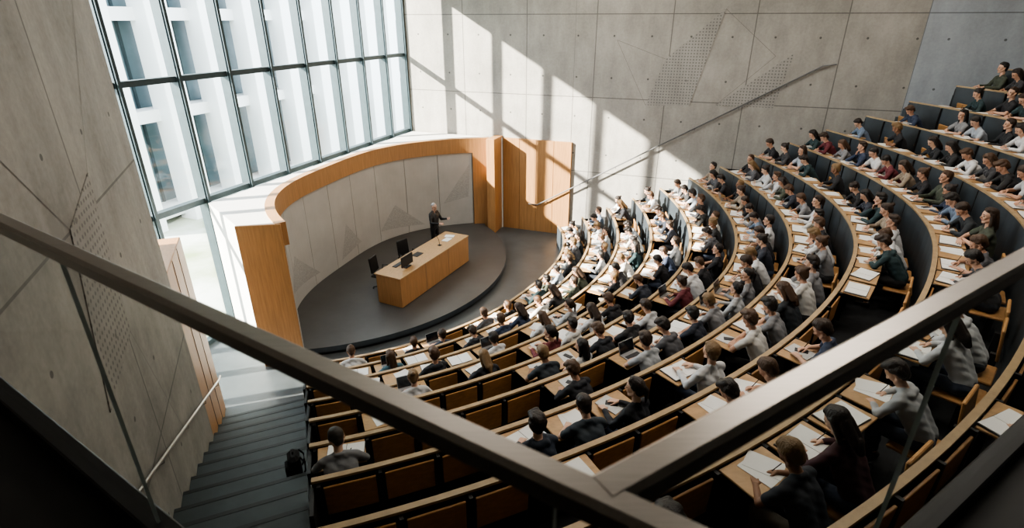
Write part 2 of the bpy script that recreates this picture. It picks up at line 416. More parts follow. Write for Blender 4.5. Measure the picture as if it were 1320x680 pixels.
# ------------------------------------------------------------------ tiers
RISE = .4326; PITCH = 1.03; NK = 15
def sstep(x): x = max(0, min(1, x)); return x*x*(3-2*x)
def rad(k, ph):
    w = sstep((ph+35)/45); return 7.3+PITCH*k+w*(.5-.28*k)
def pt(k, ph, dr=0.):
    r = rad(k, ph)+dr; return Vector((C0.x+r*math.cos(ph*D2R), C0.y+r*math.sin(ph*D2R)))
def FZ(k): return FLOOR+RISE*k
CAPH = .78
def bdist(p): return (p-CORNER).dot(A)
def valid(p, mb, mr, ml): return (p-E0).dot(NS) >= ml and bdist(p) <= -mb and (p-RC).dot(RN) >= mr
def interval(k, mb, mr, ml, lo=-110, hi=45, dr=0.):
    ok = [x/10 for x in range(int(lo*10), int(hi*10)) if valid(pt(k, x/10, dr), mb, mr, ml)]
    return (ok[0], ok[-1]) if ok else None
b = MB()
for k in range(1, NK+2):
    last = (k == NK+1)
    iv = interval(k, 0, 0, 0, lo=(-110 if k < 12 else -42))
    if not iv: continue
    n = 48; phs = [iv[0]+(iv[1]-iv[0])*i/n for i in range(n+1)]
    ki = [pt(k, p) for p in phs]; z = FZ(k); ko = []
    for p in phs:
        full = 5. if last else rad(k+1, p)-rad(k, p); q = full
        while q > .05 and not ((pt(k, p, q)-RC).dot(RN) >= -.02 and bdist(pt(k, p, q)) <= .02): q -= .05
        ko.append(pt(k, p, q))
    for i in range(n):
        b.face([(*ki[i], z), (*ki[i+1], z), (*ko[i+1], z), (*ko[i], z)], M_TERR)
        b.face([(*ki[i], z-RISE-.02), (*ki[i+1], z-RISE-.02), (*ki[i+1], z), (*ki[i], z)], M_SLATE)
    b.face([(*ki[0], FLOOR), (*ko[0], FLOOR), (*ko[0], z), (*ki[0], z)], M_SLATE)
b.obj('seating_tiers')
b = MB()
for k in range(0, 13):
    for ph in [interval(k, .05, .05, 0)]:
        if not ph: continue
        pe_ = pt(k, ph[1]); dirr = (pe_-C0).normalized()
        c = pt(k, ph[1]-.6/rad(k, ph[1])/D2R, -.2)
        b.box((c.x, c.y, FZ(k)-RISE+RISE/4), (.36, 1.1, RISE/2), M_STAIR, RZ(math.atan2(dirr.y, dirr.x)))
b.obj('aisle_steps')
b = MB()
TR = PITCH/2
for j in range(1, 23):
    d0 = TR*j; z = FLOOR+RISE/2*j
    pr0 = E0+DS*d0; pr1 = E0+DS*(d0+TR+.02); pl0 = pr0-NS*1.57; pl1 = pr1-NS*1.57
    b.prism([tuple(pr0), tuple(pr1), tuple(pl1), tuple(pl0)], max(FLOOR, z-1.2), z-.001, M_STAIR)
    f = pr0-DS*.02
    b.prism([tuple(f), tuple(f+DS*.06), tuple(f+DS*.06-NS*1.57), tuple(f-NS*1.57)], z-.035, z+.003, M_NOSE)
b.obj('staircase')

b = MB()
def wz(t): return FLOOR+.42*(t-.4)+.95
pts = [W0+DS*t+NS*.09 for t in (.25, 9.0)]
b.tube([(*pts[0], wz(.4)), (*(W0+DS*.5+NS*.09), wz(.55)), (*pts[1], wz(9))], .021, M_STEEL, 12)
for t in (.6, 2, 3.4, 4.8, 6.2, 7.6):
    p = W0+DS*t; z = wz(t)
    b.tube([(*(p+NS*.0), z-.09), (*(p+NS*.085), z-.07), (*(p+NS*.09), z-.01)], .008, M_STEEL, 6)
b.obj('stair_handrail', smooth=False)
b = MB()
h0 = CORNER+B*5.35-A*.2; h00 = CORNER+B*5.0-A*.2; h1 = CORNER+B*14.0-A*.10; h2 = CORNER+B*14.35-A*.10
b.tube([(*h00, -6.42), (*h0, -6.42), (*h1, -1.24), (*h2, -1.18)], .024, M_RAILW, 10)
for i in range(7):
    f = (i+.3)/7; p = h0.lerp(h1, f); z = -6.42+f*5.18
    b.tube([(*(p+A*.12), z-.1), (*p, z-.08), (*p, z)], .009, M_RAILW, 6)
b.obj('wall_handrail')

# backpack leaning at the row end, on the stairs
b = MB(); bpz = FLOOR+RISE/2*8
b.box((0, 0, .20), (.27, .16, .39), M_BAG, ch=.05); b.box((0, .10, .14), (.20, .06, .20), M_BAG, ch=.025)
b.tube([(-.03, 0, .39), (-.02, 0, .43), (.02, 0, .43), (.03, 0, .39)], .008, M_BAG, 6)
for s in (-1, 1): b.tube([(s*.08, -.08, .36), (s*.09, -.13, .26), (s*.10, -.12, .13), (s*.11, -.08, .05)], .012, M_BAG, 6)
p = E0+DS*4.38-NS*.14; b.obj('backpack', (p.x, p.y, bpz), 2.0)

# ------------------------------------------------------------------ people
def capsule_mesh(p0, r0, p1, r1, nseg=14, ncap=4):
    p0 = np.array(p0, float); p1 = np.array(p1, float); d = p1-p0; Ln = np.linalg.norm(d)
    if Ln < 1e-5: d = np.array([0, 0, 1.])
    else: d = d/Ln
    u = np.cross(d, [0, 0, 1.]) if abs(d[2]) < .9 else np.cross(d, [1., 0, 0]); u /= np.linalg.norm(u); w = np.cross(d, u)
    rings = []
    for i in range(ncap+1):
        a = math.pi/2*(1-i/ncap); rings.append((p0-d*r0*math.sin(a), r0*math.cos(a)))
    for i in range(ncap+1):
        a = math.pi/2*(i/ncap); rings.append((p1+d*r1*math.sin(a), r1*math.cos(a)))
    V = []; F = []
    for c, r in rings:
        r = max(r, 1e-4)
        for k in range(nseg):
            t = 2*math.pi*k/nseg; V.append(c+(u*math.cos(t)+w*math.sin(t))*r)
    nr = len(rings)
    for i in range(nr-1):
        for k in range(nseg):
            k2 = (k+1) % nseg; F.append((i*nseg+k, i*nseg+k2, (i+1)*nseg+k2, (i+1)*nseg+k))
    F.append(tuple(range(nseg-1, -1, -1))); F.append(tuple((nr-1)*nseg+k for k in range(nseg)))
    return V, F

def build_person(name, prims, mats, extra=None, voxel=.0056):
    V = []; F = []
    for lab, p0, r0, p1, r1 in prims:
        v, f = capsule_mesh(p0, r0, p1, r1); o = len(V); V += v; F += [tuple(i+o for i in q) for q in f]
    me = bpy.data.meshes.new(name+'_src'); me.from_pydata([tuple(v) for v in V], [], F)
    bm = bmesh.new(); bm.from_mesh(me); bmesh.ops.recalc_face_normals(bm, faces=bm.faces); bm.to_mesh(me); bm.free()
    ob = bpy.data.objects.new('tmp', me); bpy.context.scene.collection.objects.link(ob)
    md = ob.modifiers.new('r', 'REMESH'); md.mode = 'VOXEL'; md.voxel_size = voxel; md.use_smooth_shade = True
    dg = bpy.context.evaluated_depsgraph_get(); dg.update()
    out = bpy.data.meshes.new_from_object(ob.evaluated_get(dg)); out.name = name
    bpy.data.objects.remove(ob); bpy.data.meshes.remove(me)
    labs = list(mats.keys())
    def label(cen):
        n = len(cen); best = np.full(n, 9.); idx = np.zeros(n, int)
        for lab, p0, r0, p1, r1 in prims:
            p0 = np.array(p0); d = np.array(p1)-p0; LL = max(d@d, 1e-9)
            t = np.clip(((cen-p0)@d)/LL, 0, 1); dist = np.linalg.norm(cen-p0-t[:, None]*d, axis=1)-(r0+(r1-r0)*t)
            if lab in ('lip', 'eye'): dist = dist-.002
            k = dist < best; best[k] = dist[k]; idx[k] = labs.index(lab)
        return idx
    nv = len(out.vertices); co = np.empty(nv*3, 'f'); out.vertices.foreach_get('co', co); co = co.reshape(-1, 3).astype(float)
    ne = len(out.edges); ed = np.empty(ne*2, 'i'); out.edges.foreach_get('vertices', ed); ed = ed.reshape(-1, 2)
    vl = label(co); cloth = np.isin(vl, [labs.index('shirt'), labs.index('pants')])
    deg = np.bincount(ed.ravel(), minlength=nv).astype(float)[:, None]
    def smooth(co, wgt, it):
        for _ in range(it):
            s = np.zeros_like(co)
            for ax in range(3):
                s[:, ax] = np.bincount(ed[:, 0], co[ed[:, 1], ax], nv)+np.bincount(ed[:, 1], co[ed[:, 0], ax], nv)
            co = co+(s/deg-co)*wgt
        return co
    co = smooth(co, np.where(cloth, .5, 0.)[:, None], 24)
    hairm = vl == labs.index('hair'); co = smooth(co, np.where(hairm, .5, 0.)[:, None], 6)
    co = smooth(co, np.full((nv, 1), .5), 2)
    cl = cloth[:, None]*np.stack([np.sin(co[:, 2]*55+co[:, 0]*30)*np.cos(co[:, 1]*38+co[:, 0]*21)]*3, 1)
    nrm = np.empty(nv*3, 'f'); out.vertices.foreach_set('co', co.astype('f').ravel()); out.update(); out.vertices.foreach_get('normal', nrm); nrm = nrm.reshape(-1, 3)
    co = co+nrm*cl*.0035
    out.vertices.foreach_set('co', co.astype('f').ravel())
    n = len(out.polygons); cen = np.empty(n*3, 'f'); out.polygons.foreach_get('center', cen); cen = cen.reshape(-1, 3)
    idx = label(cen)
    nl = len(out.loops)
    if nl == n*4:
        pv = np.empty(nl, 'i'); out.loops.foreach_get('vertex_index', pv)
        q = vl[pv.reshape(-1, 4)]; maj = q[:, 0]; same = (q == maj[:, None]).sum(1) >= 2
        idx = np.where(same, maj, q[:, 1])
    out.materials.clear()
    for l in labs: out.materials.append(mats[l])
    out.polygons.foreach_set('material_index', idx.astype('i'))
    out.polygons.foreach_set('use_smooth', [True]*n)
    if extra:
        bm = bmesh.new(); bm.from_mesh(out)
        for p0, p1, r, lab in extra:
            v, f = capsule_mesh(p0, r, p1, r, 8, 2); vs = [bm.verts.new(tuple(x)) for x in v]
            for q in f:
                fc = bm.faces.new([vs[i] for i in q]); fc.material_index = labs.index(lab); fc.smooth = True
        bm.to_mesh(out); bm.free()
    out.update(); return out

def head_prims(H, pitch, yaw, hair, rollv=0, scale=1.05):
    Rm = Matrix.Rotation(yaw, 3, 'Z') @ Matrix.Rotation(-pitch, 3, 'X') @ Matrix.Rotation(rollv, 3, 'Y')
    H = Vector(H); T = lambda p: tuple(H+Rm @ (Vector(p)*scale))
    P = []
    def a(l, p0, r0, p1, r1): P.append((l, T(p0), r0*scale, T(p1), r1*scale))
    a('skin', (0, -.018, .034), .077, (0, .014, .03), .075)
    a('skin', (0, .03, .0), .063, (0, .036, -.05), .047)
    for s in (-1, 1):
        a('skin', (s*.045, .0, -.045), .024, (s*.018, .058, -.088), .020)
        a('skin', (s*.077, -.004, .008), .013, (s*.074, 0, -.026), .009)
        a('skin', (s*.082, -.012, .014), .008, (s*.079, -.01, -.018), .007)
        a('skin', (s*.036, .060, -.018), .022, (s*.03, .064, -.03), .018)
        a('skin', (s*.044, .070, .026), .010, (s*.014, .083, .024), .010)
        a('eye', (s*.031, .082, .006), .008, (s*.031, .082, .006), .008)
        a('hair', (s*.044, .080, .033), .0035, (s*.020, .090, .033), .0035)
    a('skin', (0, .088, .008), .009, (0, .106, -.026), .011)
    a('skin', (-.012, .095, -.03), .008, (.012, .095, -.03), .008)
    a('skin', (0, .066, -.094), .018, (0, .062, -.088), .02)
    a('lip', (-.018, .085, -.056), .006, (.018, .085, -.056), .006)
    a('lip', (-.008, .089, -.054), .0065, (.008, .089, -.054), .0065)
    if hair == 'bald':
        a('hair', (0, -.034, .015), .073, (0, -.036, -.01), .066)
        a('hair', (0, -.024, .048), .078, (0, -.01, .052), .074)
    else:
        a('hair', (0, -.028, .046), .085, (0, -.006, .060), .079)
        a('hair', (0, -.040, .005), .074, (0, -.044, -.03), .058)
        for s in (-1, 1):
            a('hair', (s*.03, .042, .094), .028, (s*.01, .015, .112), .03)
            a('hair', (s*.064, .012, .045), .022, (s*.072, -.01, .02), .018)
        if hair in ('long',):
            for s in (-1, 1):
                a('hair', (s*.066, -.01, .03), .030, (s*.076, -.012, -.10), .026)
                a('hair', (s*.076, -.012, -.10), .026, (s*.07, .005, -.19), .018)
            a('hair', (-.02, -.062, .0), .055, (-.03, -.088, -.17), .045)
            a('hair', (.02, -.062, .0), .055, (.03, -.088, -.17), .045)
            a('hair', (0, -.088, -.17), .055, (0, -.09, -.25), .035)
        if hair == 'bun':
            a('hair', (0, -.10, .07), .036, (0, -.118, .075), .033)
        if hair == 'tail':
            a('hair', (0, -.095, .04), .024, (0, -.125, .0), .028); a('hair', (0, -.125, .0), .028, (0, -.115, -.15), .014)
        if hair == 'fluffy':
            for s in (-1, 1):
                a('hair', (s*.035, -.03, .085), .05, (s*.03, .03, .09), .042)
                a('hair', (s*.05, -.04, .03), .05, (s*.04, -.05, -.02), .04)
            a('hair', (-.04, .06, .10), .028, (.03, .055, .115), .032)
    return P

def hand_prims(W, d, n, thumb, curl=.5, lab='skin'):
    W = Vector(W); d = Vector(d).normalized(); n = Vector(n); n = (n-d*n.dot(d)).normalized(); s = d.cross(n).normalized()*thumb
    P = []
    offs = (.031, .0105, -.0105, -.030); lens = (.068, .077, .071, .055)
    for o, ln in zip(offs, lens):
        kn = W+d*.085+s*o
        P.append((lab, tuple(W+d*.005+s*o*.45), .015, tuple(kn), .0118))
        fan = s*(o*4.2)
        d1 = (d+fan*.9).normalized()
        a1 = (d1*math.cos(curl*.5)+n*math.sin(curl*.5)).normalized(); k1 = kn+a1*ln*.48
        a2 = (d1*math.cos(curl*1.3)+n*math.sin(curl*1.3)).normalized(); k2 = k1+a2*ln*.30
        a3 = (d1*math.cos(curl*2.0)+n*math.sin(curl*2.0)).normalized(); k3 = k2+a3*ln*.22
        P.append((lab, tuple(kn), .0098, tuple(k1), .0088)); P.append((lab, tuple(k1), .0088, tuple(k2), .0080)); P.append((lab, tuple(k2), .0080, tuple(k3), .0070))
    t0 = W+d*.022+s*.020; t1 = t0+(d*.6+s*.75+n*.25).normalized()*.042; t2 = t1+(d*.85+s*.35+n*.35).normalized()*.032; t3 = t2+(d*.95+s*.05+n*.35).normalized()*.022
    P.append((lab, tuple(t0), .015, tuple(t1), .0115)); P.append((lab, tuple(t1), .0115, tuple(t2), .010)); P.append((lab, tuple(t2), .010, tuple(t3), .0085))
    return P

def arm(P, sh, el, wr, sleeve, long_):
    sh, el, wr = Vector(sh), Vector(el), Vector(wr)
    P.append(('skin', tuple(sh), .046, tuple(el), .036)); P.append(('skin', tuple(el), .038, tuple(wr), .025))
    if long_:
        P.append(('shirt', tuple(sh), .058, tuple(el), .047)); w2 = el.lerp(wr, .93)
        P.append(('shirt', tuple(el), .046, tuple(w2), .034))
    else:
        m_ = sh.lerp(el, .62); P.append(('shirt', tuple(sh), .058, tuple(m_), .055))

def seated(lean=.06, hpitch=.1, hyaw=0., hair='short', long_=True, pose='rest', female=False, hood=False):
    P = []; a = lambda l, p0, r0, p1, r1: P.append((l, p0, r0, p1, r1))
    k = .93 if female else 1.
    a('pants', (-.08, 0, .555), .108, (.08, 0, .555), .108)
    for s in (-1, 1):
        kn = (s*.13, .40, .55); an = (s*.13, .36, .12)
        a('pants', (s*.09, .0, .54), .092, kn, .062); a('pants', kn, .060, an, .042)
        a('skin', an, .034, (s*.13, .36, .08), .034)
        a('shoe', (s*.13, .33, .048), .042, (s*.14, .50, .036), .034)
    sy = lean+.02; cz = .90-lean*.12; dz = -max(0, lean-.1)*.35
    for s in (-1, 1):
        a('shirt', (s*.065*k, 0.0, .60), .104*k, (s*.082*k, lean*.75, cz-.02), .112*k)
        a('shirt', (s*.082*k, lean*.75, cz-.02), .112*k, (s*.12*k, sy, .985+dz), .066)
        a('shirt', (s*.17*k, sy, .992+dz), .060, (s*.05, sy-.005, 1.035+dz), .052)
        if female: a('shirt', (s*.06, lean+.07, .89), .048, (s*.055, lean+.06, .87), .05)
    a('shirt', (0, .02, .60), .108, (0, lean*.8+.015, .92+dz), .108)
    a('shirt', (0, sy-.02, .96+dz), .085, (0, sy-.01, 1.03+dz), .058)
    hy = sy+.03+hpitch*.10; H = (0, hy, 1.24-hpitch*.06+dz)
    a('skin', (0, sy-.005, 1.03+dz), .052, (0, hy-.022, 1.17-hpitch*.05+dz), .050)
    if hood:
        a('shirt', (-.07, sy-.06, 1.04+dz), .045, (.07, sy-.06, 1.04+dz), .045); a('shirt', (-.085, sy, 1.06+dz), .03, (-.02, sy+.06, 1.03+dz), .025); a('shirt', (.085, sy, 1.06+dz), .03, (.02, sy+.06, 1.03+dz), .025)
    else:
        a('shirt', (-.04, sy-.03, 1.075+dz), .022, (.04, sy-.03, 1.075+dz), .022)
    P += head_prims(H, hpitch, hyaw, hair)
    extra = []
    shx = .185*k; sz = .985+dz
    if pose == 'rest':
        for s in (-1, 1):
            W = (s*.13, .43, .80); arm(P, (s*shx, sy, sz), (s*.255, sy+.10, .785), W, None, long_)
            P += hand_prims(W, (-s*.45, .9, -.16), (0, -.1, -1), s*1, .35)
    elif pose == 'write':
        W = (.13, .42, .805); arm(P, (shx, sy, sz), (.285, sy+.10, .78), W, None, long_)
        P += hand_prims(W, (-.55, .85, -.25), (-.35, 0, -1), 1, .75)
        extra.append(((.075, .48, .76), (.14, .42, .90), .0045, 'shoe'))
        W = (-.14, .45, .79); arm(P, (-shx, sy, sz), (-.28, sy+.11, .78), W, None, long_)
        P += hand_prims(W, (.75, .65, -.1), (0, -.1, -1), -1, .25)
    elif pose == 'chin':
        W = (.075, H[1]+.07, H[2]-.225); arm(P, (shx, sy, sz), (.17, sy+.26, .80), W, None, long_)
        P += hand_prims(W, (-.18, -.05, 1), (-.6, -.8, 0), -1, 1.0)
        W = (-.10, .44, .79); arm(P, (-shx, sy, sz), (-.27, sy+.13, .78), W, None, long_)
        P += hand_prims(W, (.8, .6, -.1), (0, -.1, -1), -1, .3)
    elif pose == 'fold':
        for s in (-1, 1):
            W = (-s*.02, .36+s*.03, .80); arm(P, (s*shx, sy, sz), (s*.27, sy+.16, .80), W, None, long_)
            P += hand_prims(W, (-s, .15, -.08), (0, -.1, -1), s*1, .3)
    return P, extra

LM = {'skin': M_SKIN, 'hair': M_HAIR, 'shirt': M_SHIRT, 'pants': M_PANTS, 'shoe': M_SHOE, 'eye': M_EYE, 'lip': M_LIP}
specs = [dict(lean=.05, hpitch=.05, hair='short', pose='rest'),
         dict(lean=.19, hpitch=.65, hair='short', pose='write', long_=False),
         dict(lean=.20, hpitch=.60, hair='long', pose='write', female=True),
         dict(lean=.06, hpitch=.10, hair='long', pose='fold', female=True, long_=False, hyaw=.2),
         dict(lean=.15, hpitch=.12, hair='fluffy', pose='chin', hood=True),
         dict(lean=.14, hpitch=.45, hair='bun', pose='write', female=True, hyaw=-.15),
         dict(lean=.16, hpitch=.5, hair='fluffy', pose='fold', long_=False, hyaw=-.35),
         dict(lean=.07, hpitch=.08, hair='tail', pose='rest', female=True, hyaw=.45),
         dict(lean=.24, hpitch=.75, hair='fluffy', pose='write', hood=True),
         dict(lean=.0, hpitch=-.02, hair='short', pose='fold', hyaw=.3, long_=False),
         dict(lean=.22, hpitch=.8, hair='short', pose='write', hyaw=.25)]
variants = []
for i, s in enumerate(specs):
    P, ex = seated(**s); variants.append(build_person('seated_student_%s_%s' % (s['hair'], s['pose']), P, LM, ex))
DENSE = [0, 1, 1, 2, 2, 3, 4, 5, 5, 6, 7, 8, 8, 9, 10, 10]

# ------------------------------------------------------------------ bench rows, notebooks, occupants
SHIRTS = [(.66, .66, .66), (.55, .56, .57), (.66, .64, .60), (.62, .62, .63), (.02, .02, .024), (.03, .035, .05), (.025, .03, .035), (.13, .025, .032), (.16, .21, .29), (.025, .05, .055),
          (.24, .24, .25), (.035, .05, .09), (.06, .07, .05), (.38, .42, .47), (.30, .24, .18), (.02, .02, .02), (.015, .015, .018), (.02, .022, .026), (.10, .10, .11), (.05, .05, .055), (.45, .46, .47), (.03, .03, .032)]
PW = .60
# occupied places on the sparsely filled near side: row -> [(bearing about the seating centre, pose variant, shirt)]
K_ = (.02, .022, .028); N_ = (.03, .05, .085); W_ = (.64, .64, .64); G_ = (.42, .44, .46)
SPARSE = {0: [(-69, 1, W_), (-58.8, 0, K_), (-54, 9, N_)], 1: [(-54.5, 8, K_), (-51, 2, N_), (-64, 3, (.08, .17, .22))],
          2: [(-62, 4, K_), (-55, 6, W_)], 3: [(-59.5, 2, K_), (-65.8, 5, W_), (-53, 7, (.15, .03, .035))],
          4: [(-57.3, 1, (.03, .04, .05)), (-53.5, 3, W_), (-50.5, 8, K_)], 5: [(-71.7, 10, (.2, .2, .21)), (-56.6, 8, K_), (-53, 6, G_)],
          6: [(-61.1, 1, (.05, .065, .08)), (-63.9, 4, (.03, .04, .06)), (-57.2, 7, K_), (-53, 0, W_)],
          7: [(-56, 8, (.5, .51, .53)), (-53, 1, W_), (-50.5, 2, K_)], 8: [(-59, 1, (.03, .035, .045)), (-62.8, 6, (.16, .09, .09)), (-56.5, 2, (.06, .02, .025)), (-52.5, 8, (.42, .43, .44))],
          9: [(-53, 10, K_)]}
nb = MB(); count = 0
def add_person(k, ph, v=None, col=None):
    global count
    pitch = rad(k+1, ph)-rad(k, ph)
    p = pt(k, ph, min(.72, pitch-.24)); inn = (C0-p).normalized()
    ob = bpy.data.objects.new('seated_student', variants[v if v is not None else random.choice(DENSE)])
    bpy.context.scene.collection.objects.link(ob)
    ob.location = (p.x, p.y, FZ(k)); ob.rotation_euler = (0, 0, math.atan2(inn.y, inn.x)-math.pi/2+random.uniform(-.16, .16))
    s = random.uniform(.94, 1.03); ob.scale = (s*random.uniform(.95, 1.03), s, s)
    c = col if col else random.choice(SHIRTS); ob.color = (*c, 1)
    count += 1
def notebook(P, inn, z, kind):
    a = math.atan2(inn.y, inn.x)-math.pi/2+random.uniform(-.25, .25)*(.3 if kind == 3 else 1); R = RZ(a)
    c = Vector((P.x, P.y, z))
    if kind == 0:
        for s in (-1, 1):
            Rt = R @ Matrix.Rotation(s*-.05, 3, 'Y')
            nb.box(c+R @ Vector((s*.108, 0, .004)), (.215, .30, .004), M_COVER, R)
            nb.box(c+R @ Vector((s*.106, 0, .012)), (.205, .285, .009), M_PAPER, Rt)
    elif kind == 1:
        nb.box(c+Vector((0, 0, .003)), (.21, .297, .004), M_PAPER, R)
        nb.box(c+R @ Vector((.08, .02, .006)), (.21, .297, .003), M_PAPER, R @ RZ(.3))
    elif kind == 2:
        nb.box(c+Vector((0, 0, .006)), (.22, .30, .012), M_PAPER2, R)
        nb.box(c+R @ Vector((.02, .0, .016)), (.075, .15, .008), M_COVER, R @ RZ(.5))
    else:       # laptop
        nb.box(c+R @ Vector((0, -.01, .009)), (.31, .215, .016), M_SILVER, R)
        nb.box(c+R @ Vector((0, -.03, .0175)), (.27, .10, .002), M_COVER, R)
        nb.box(c+R @ Vector((0, .125, .10)), (.31, .008, .205), M_SILVER, R @ Matrix.Rotation(-.3, 3, 'X'))
        nb.box(c+R @ Vector((0, .120, .10)), (.29, .006, .185), M_SCREEN, R @ Matrix.Rotation(-.3, 3, 'X'))
for k in range(0, NK):
    iv = interval(k, 1.25, .45, .12, lo=(-110 if k < 10 else -40))
    if not iv: continue
    ph0, ph1 = iv; fz = FZ(k); cz = fz+CAPH
    b = MB()
    n = max(24, int((ph1-ph0)*rad(k, 0)*D2R/.30)); phs = [ph0+(ph1-ph0)*i/n for i in range(n+1)]
    zb = fz-(RISE if k else 0)
    def ring(dr): return [pt(k, p, dr) for p in phs]
    i0, i1, c0, c1 = ring(-.02), ring(.02), ring(-.028), ring(.034)
    for i in range(n):
        b.face([(*i0[i], zb), (*i0[i+1], zb), (*i0[i+1], cz-.03), (*i0[i], cz-.03)], M_SLATE)
        b.face([(*i1[i], zb), (*i1[i+1], zb), (*i1[i+1], cz-.03), (*i1[i], cz-.03)], M_BLACK)
        b.face([(*c0[i], cz), (*c0[i+1], cz), (*c1[i+1], cz), (*c1[i], cz)], M_CAP)
        b.face([(*c0[i], cz-.03), (*c0[i+1], cz-.03), (*c1[i+1], cz-.03), (*c1[i], cz-.03)], M_CAP)
        b.face([(*c0[i], cz-.03), (*c0[i+1], cz-.03), (*c0[i+1], cz), (*c0[i], cz)], M_CAP)
        b.face([(*c1[i], cz-.03), (*c1[i+1], cz-.03), (*c1[i+1], cz), (*c1[i], cz)], M_CAP)
    for e in (0, n):
        b.face([(*c0[e], cz-.03), (*c1[e], cz-.03), (*c1[e], cz), (*c0[e], cz)], M_CAP)
        tp = pt(k, phs[e], .18); dirr = (tp-C0).normalized()
        b.box((tp.x, tp.y, (fz+cz-.08)/2), (.40, .04, cz-.08-fz), M_BLACK, RZ(math.atan2(dirr.y, dirr.x)))
    todo = list(SPARSE.get(k, []))
    ph = ph0+(.36/rad(k, ph0))/D2R
    while ph < ph1-(.25/rad(k, ph1))/D2R:
        pitch = rad(k+1, ph)-rad(k, ph); dph = (PW/rad(k, ph))/D2R
        c = pt(k, ph); out = (c-C0).normalized(); ang = math.atan2(out.y, out.x); R = RZ(ang)
        hipd = min(.72, pitch-.24); who = None; paper = False
        if ph > -50: occ = random.random() < (.87 if (ph > -30 or k < 7) else .62)
        else:
            occ = False
            for q in todo:
                if abs(q[0]-ph) <= dph*.52: occ = True; who = q; todo.remove(q); break
        if not occ and random.random() < .20: paper = True
        c3 = Vector((c.x, c.y, 0)); o3 = Vector((out.x, out.y, 0)); t3 = Vector((-out.y, out.x, 0))
        q = c3-t3*(PW/2)+o3*.05; b.box((q.x, q.y, (fz+cz)/2-.02), (.06, .035, cz-fz-.04), M_BLACK, R)
        if occ or paper:
            q = c3+o3*.235; b.box((q.x, q.y, cz-.045), (.38, .54, .022), M_TRAY, R, ch=.005)
            q = c3+o3*.12; b.box((q.x, q.y, cz-.10), (.2, .03, .08), M_BLACK, R)
            kind = random.choice((0, 0, 0, 0, 0, 1, 1, 1, 1, 2, 2, 3 if k < 6 else 0) if occ else (0, 1)); q = c3+o3*(.23)+t3*random.uniform(-.06, .06)
            notebook(Vector((q.x, q.y)), -out, cz-.033, kind)
        else:
            q = c3+o3*.058; b.box((q.x, q.y, cz-.26), (.024, .51, .38), M_WOODT, R @ Matrix.Rotation(.04, 3, 'Y'), ch=.005)
        if occ:
            q = c3+o3*(hipd+.0); b.box((q.x, q.y, fz+.43), (.40, .47, .035), M_WOODT, R, ch=.01)
            q = c3+o3*(hipd+.06); b.box((q.x, q.y, fz+.21), (.08, .06, .42), M_BLACK, R)
            add_person(k, ph, *(who[1:] if who else ()))
        else:
            q = c3+o3*(pitch-.16); b.box((q.x, q.y, fz+.62), (.035, .47, .40), M_WOODT, R @ Matrix.Rotation(-.12, 3, 'Y'), ch=.01)
            q = c3+o3*(pitch-.17); b.box((q.x, q.y, fz+.21), (.08, .06, .42), M_BLACK, R)
        ph += dph
    b.obj('bench_row')
nb.obj('notebooks', fix=False)

# ------------------------------------------------------------------ lecturer
P = []; a = lambda l, p0, r0, p1, r1: P.append((l, p0, r0, p1, r1))
for s in (-1, 1):
    a('pants', (s*.09, 0, .90), .095, (s*.11, .01, .50), .062); a('pants', (s*.11, .01, .50), .060, (s*.12, -.01, .10), .046)
    a('shoe', (s*.12, -.03, .045), .042, (s*.14, .16, .035), .036)
    a('shirt', (s*.06, 0, .97), .105, (s*.085, .01, 1.28), .112); a('shirt', (s*.085, .01, 1.28), .112, (s*.13, 0, 1.40), .062)
    a('shirt', (s*.17, 0, 1.41), .060, (s*.05, -.005, 1.46), .05)
a('pants', (-.07, 0, .93), .105, (.07, 0, .93), .105); a('shirt', (0, .01, .95), .115, (0, .02, 1.32), .11)
a('skin', (0, 0, 1.45), .052, (0, .01, 1.56), .050); a('shirt', (-.03, -.01, 1.49), .032, (.03, -.01, 1.49), .032)
P += head_prims((0, .03, 1.635), .05, -.1, 'bald')
arm(P, (-.18, 0, 1.40), (-.27, .10, 1.14), (-.26, .36, 1.20), None, True); P += hand_prims((-.26, .36, 1.20), (.05, .9, .35), (.9, 0, .4), 1, .3)
arm(P, (.18, 0, 1.40), (.26, .08, 1.14), (.14, .32, 1.13), None, True); P += hand_prims((.14, .32, 1.13), (-.4, .85, .1), (-.6, 0, -.8), 1, .5)
lm = {'skin': M_LSKIN, 'hair': M_GREYHAIR, 'shirt': M_BLACK, 'pants': M_BLACK, 'shoe': M_SHOE, 'eye': M_EYE, 'lip': M_LIP}
me = build_person('lecturer', P, lm, None)
le = bpy.data.objects.new('lecturer', me); bpy.context.scene.collection.objects.link(le)
le.location = (-2.62, 17.25, SZ); le.rotation_euler = (0, 0, math.atan2(-.6, 1)-math.pi/2)

# ------------------------------------------------------------------ balcony with balustrade
V0 = Vector((.10, .470)); DLf = Vector((-1.536, .967)).normalized(); DRt = Vector((.845, .535)).normalized()
BZ = -1.56
wl_ = V0+DLf*4.12
b = MB()
vr = V0+DRt*8
b.prism([(V0.x, V0.y-.03), (vr.x, vr.y), (vr.x, -4.9), (-.02, -4.9), (wl_.x, wl_.y)], BZ-.28, BZ, M_BLACK); b.obj('balcony_slab')
root = bpy.data.objects.new('glass_balustrade', None); bpy.context.scene.collection.objects.link(root)
RZt = -.5
def bar(p0, p1, z, w, h, m, name, ch):
    d = (p1-p0); L_ = d.length; c = (p0+p1)/2; b = MB()
    ang = math.atan2(d.y, d.x); R = RZ(ang) @ Matrix.Rotation(math.pi/2, 3, 'Y')
    b.box((c.x, c.y, z), (h, w, L_), m, R, ch=ch); return b.obj(name, parent=root)
bar(V0-DLf*.95, V0+DLf*4.1, RZt-.02, .045, .042, M_STEEL, 'handrail_long', .008)
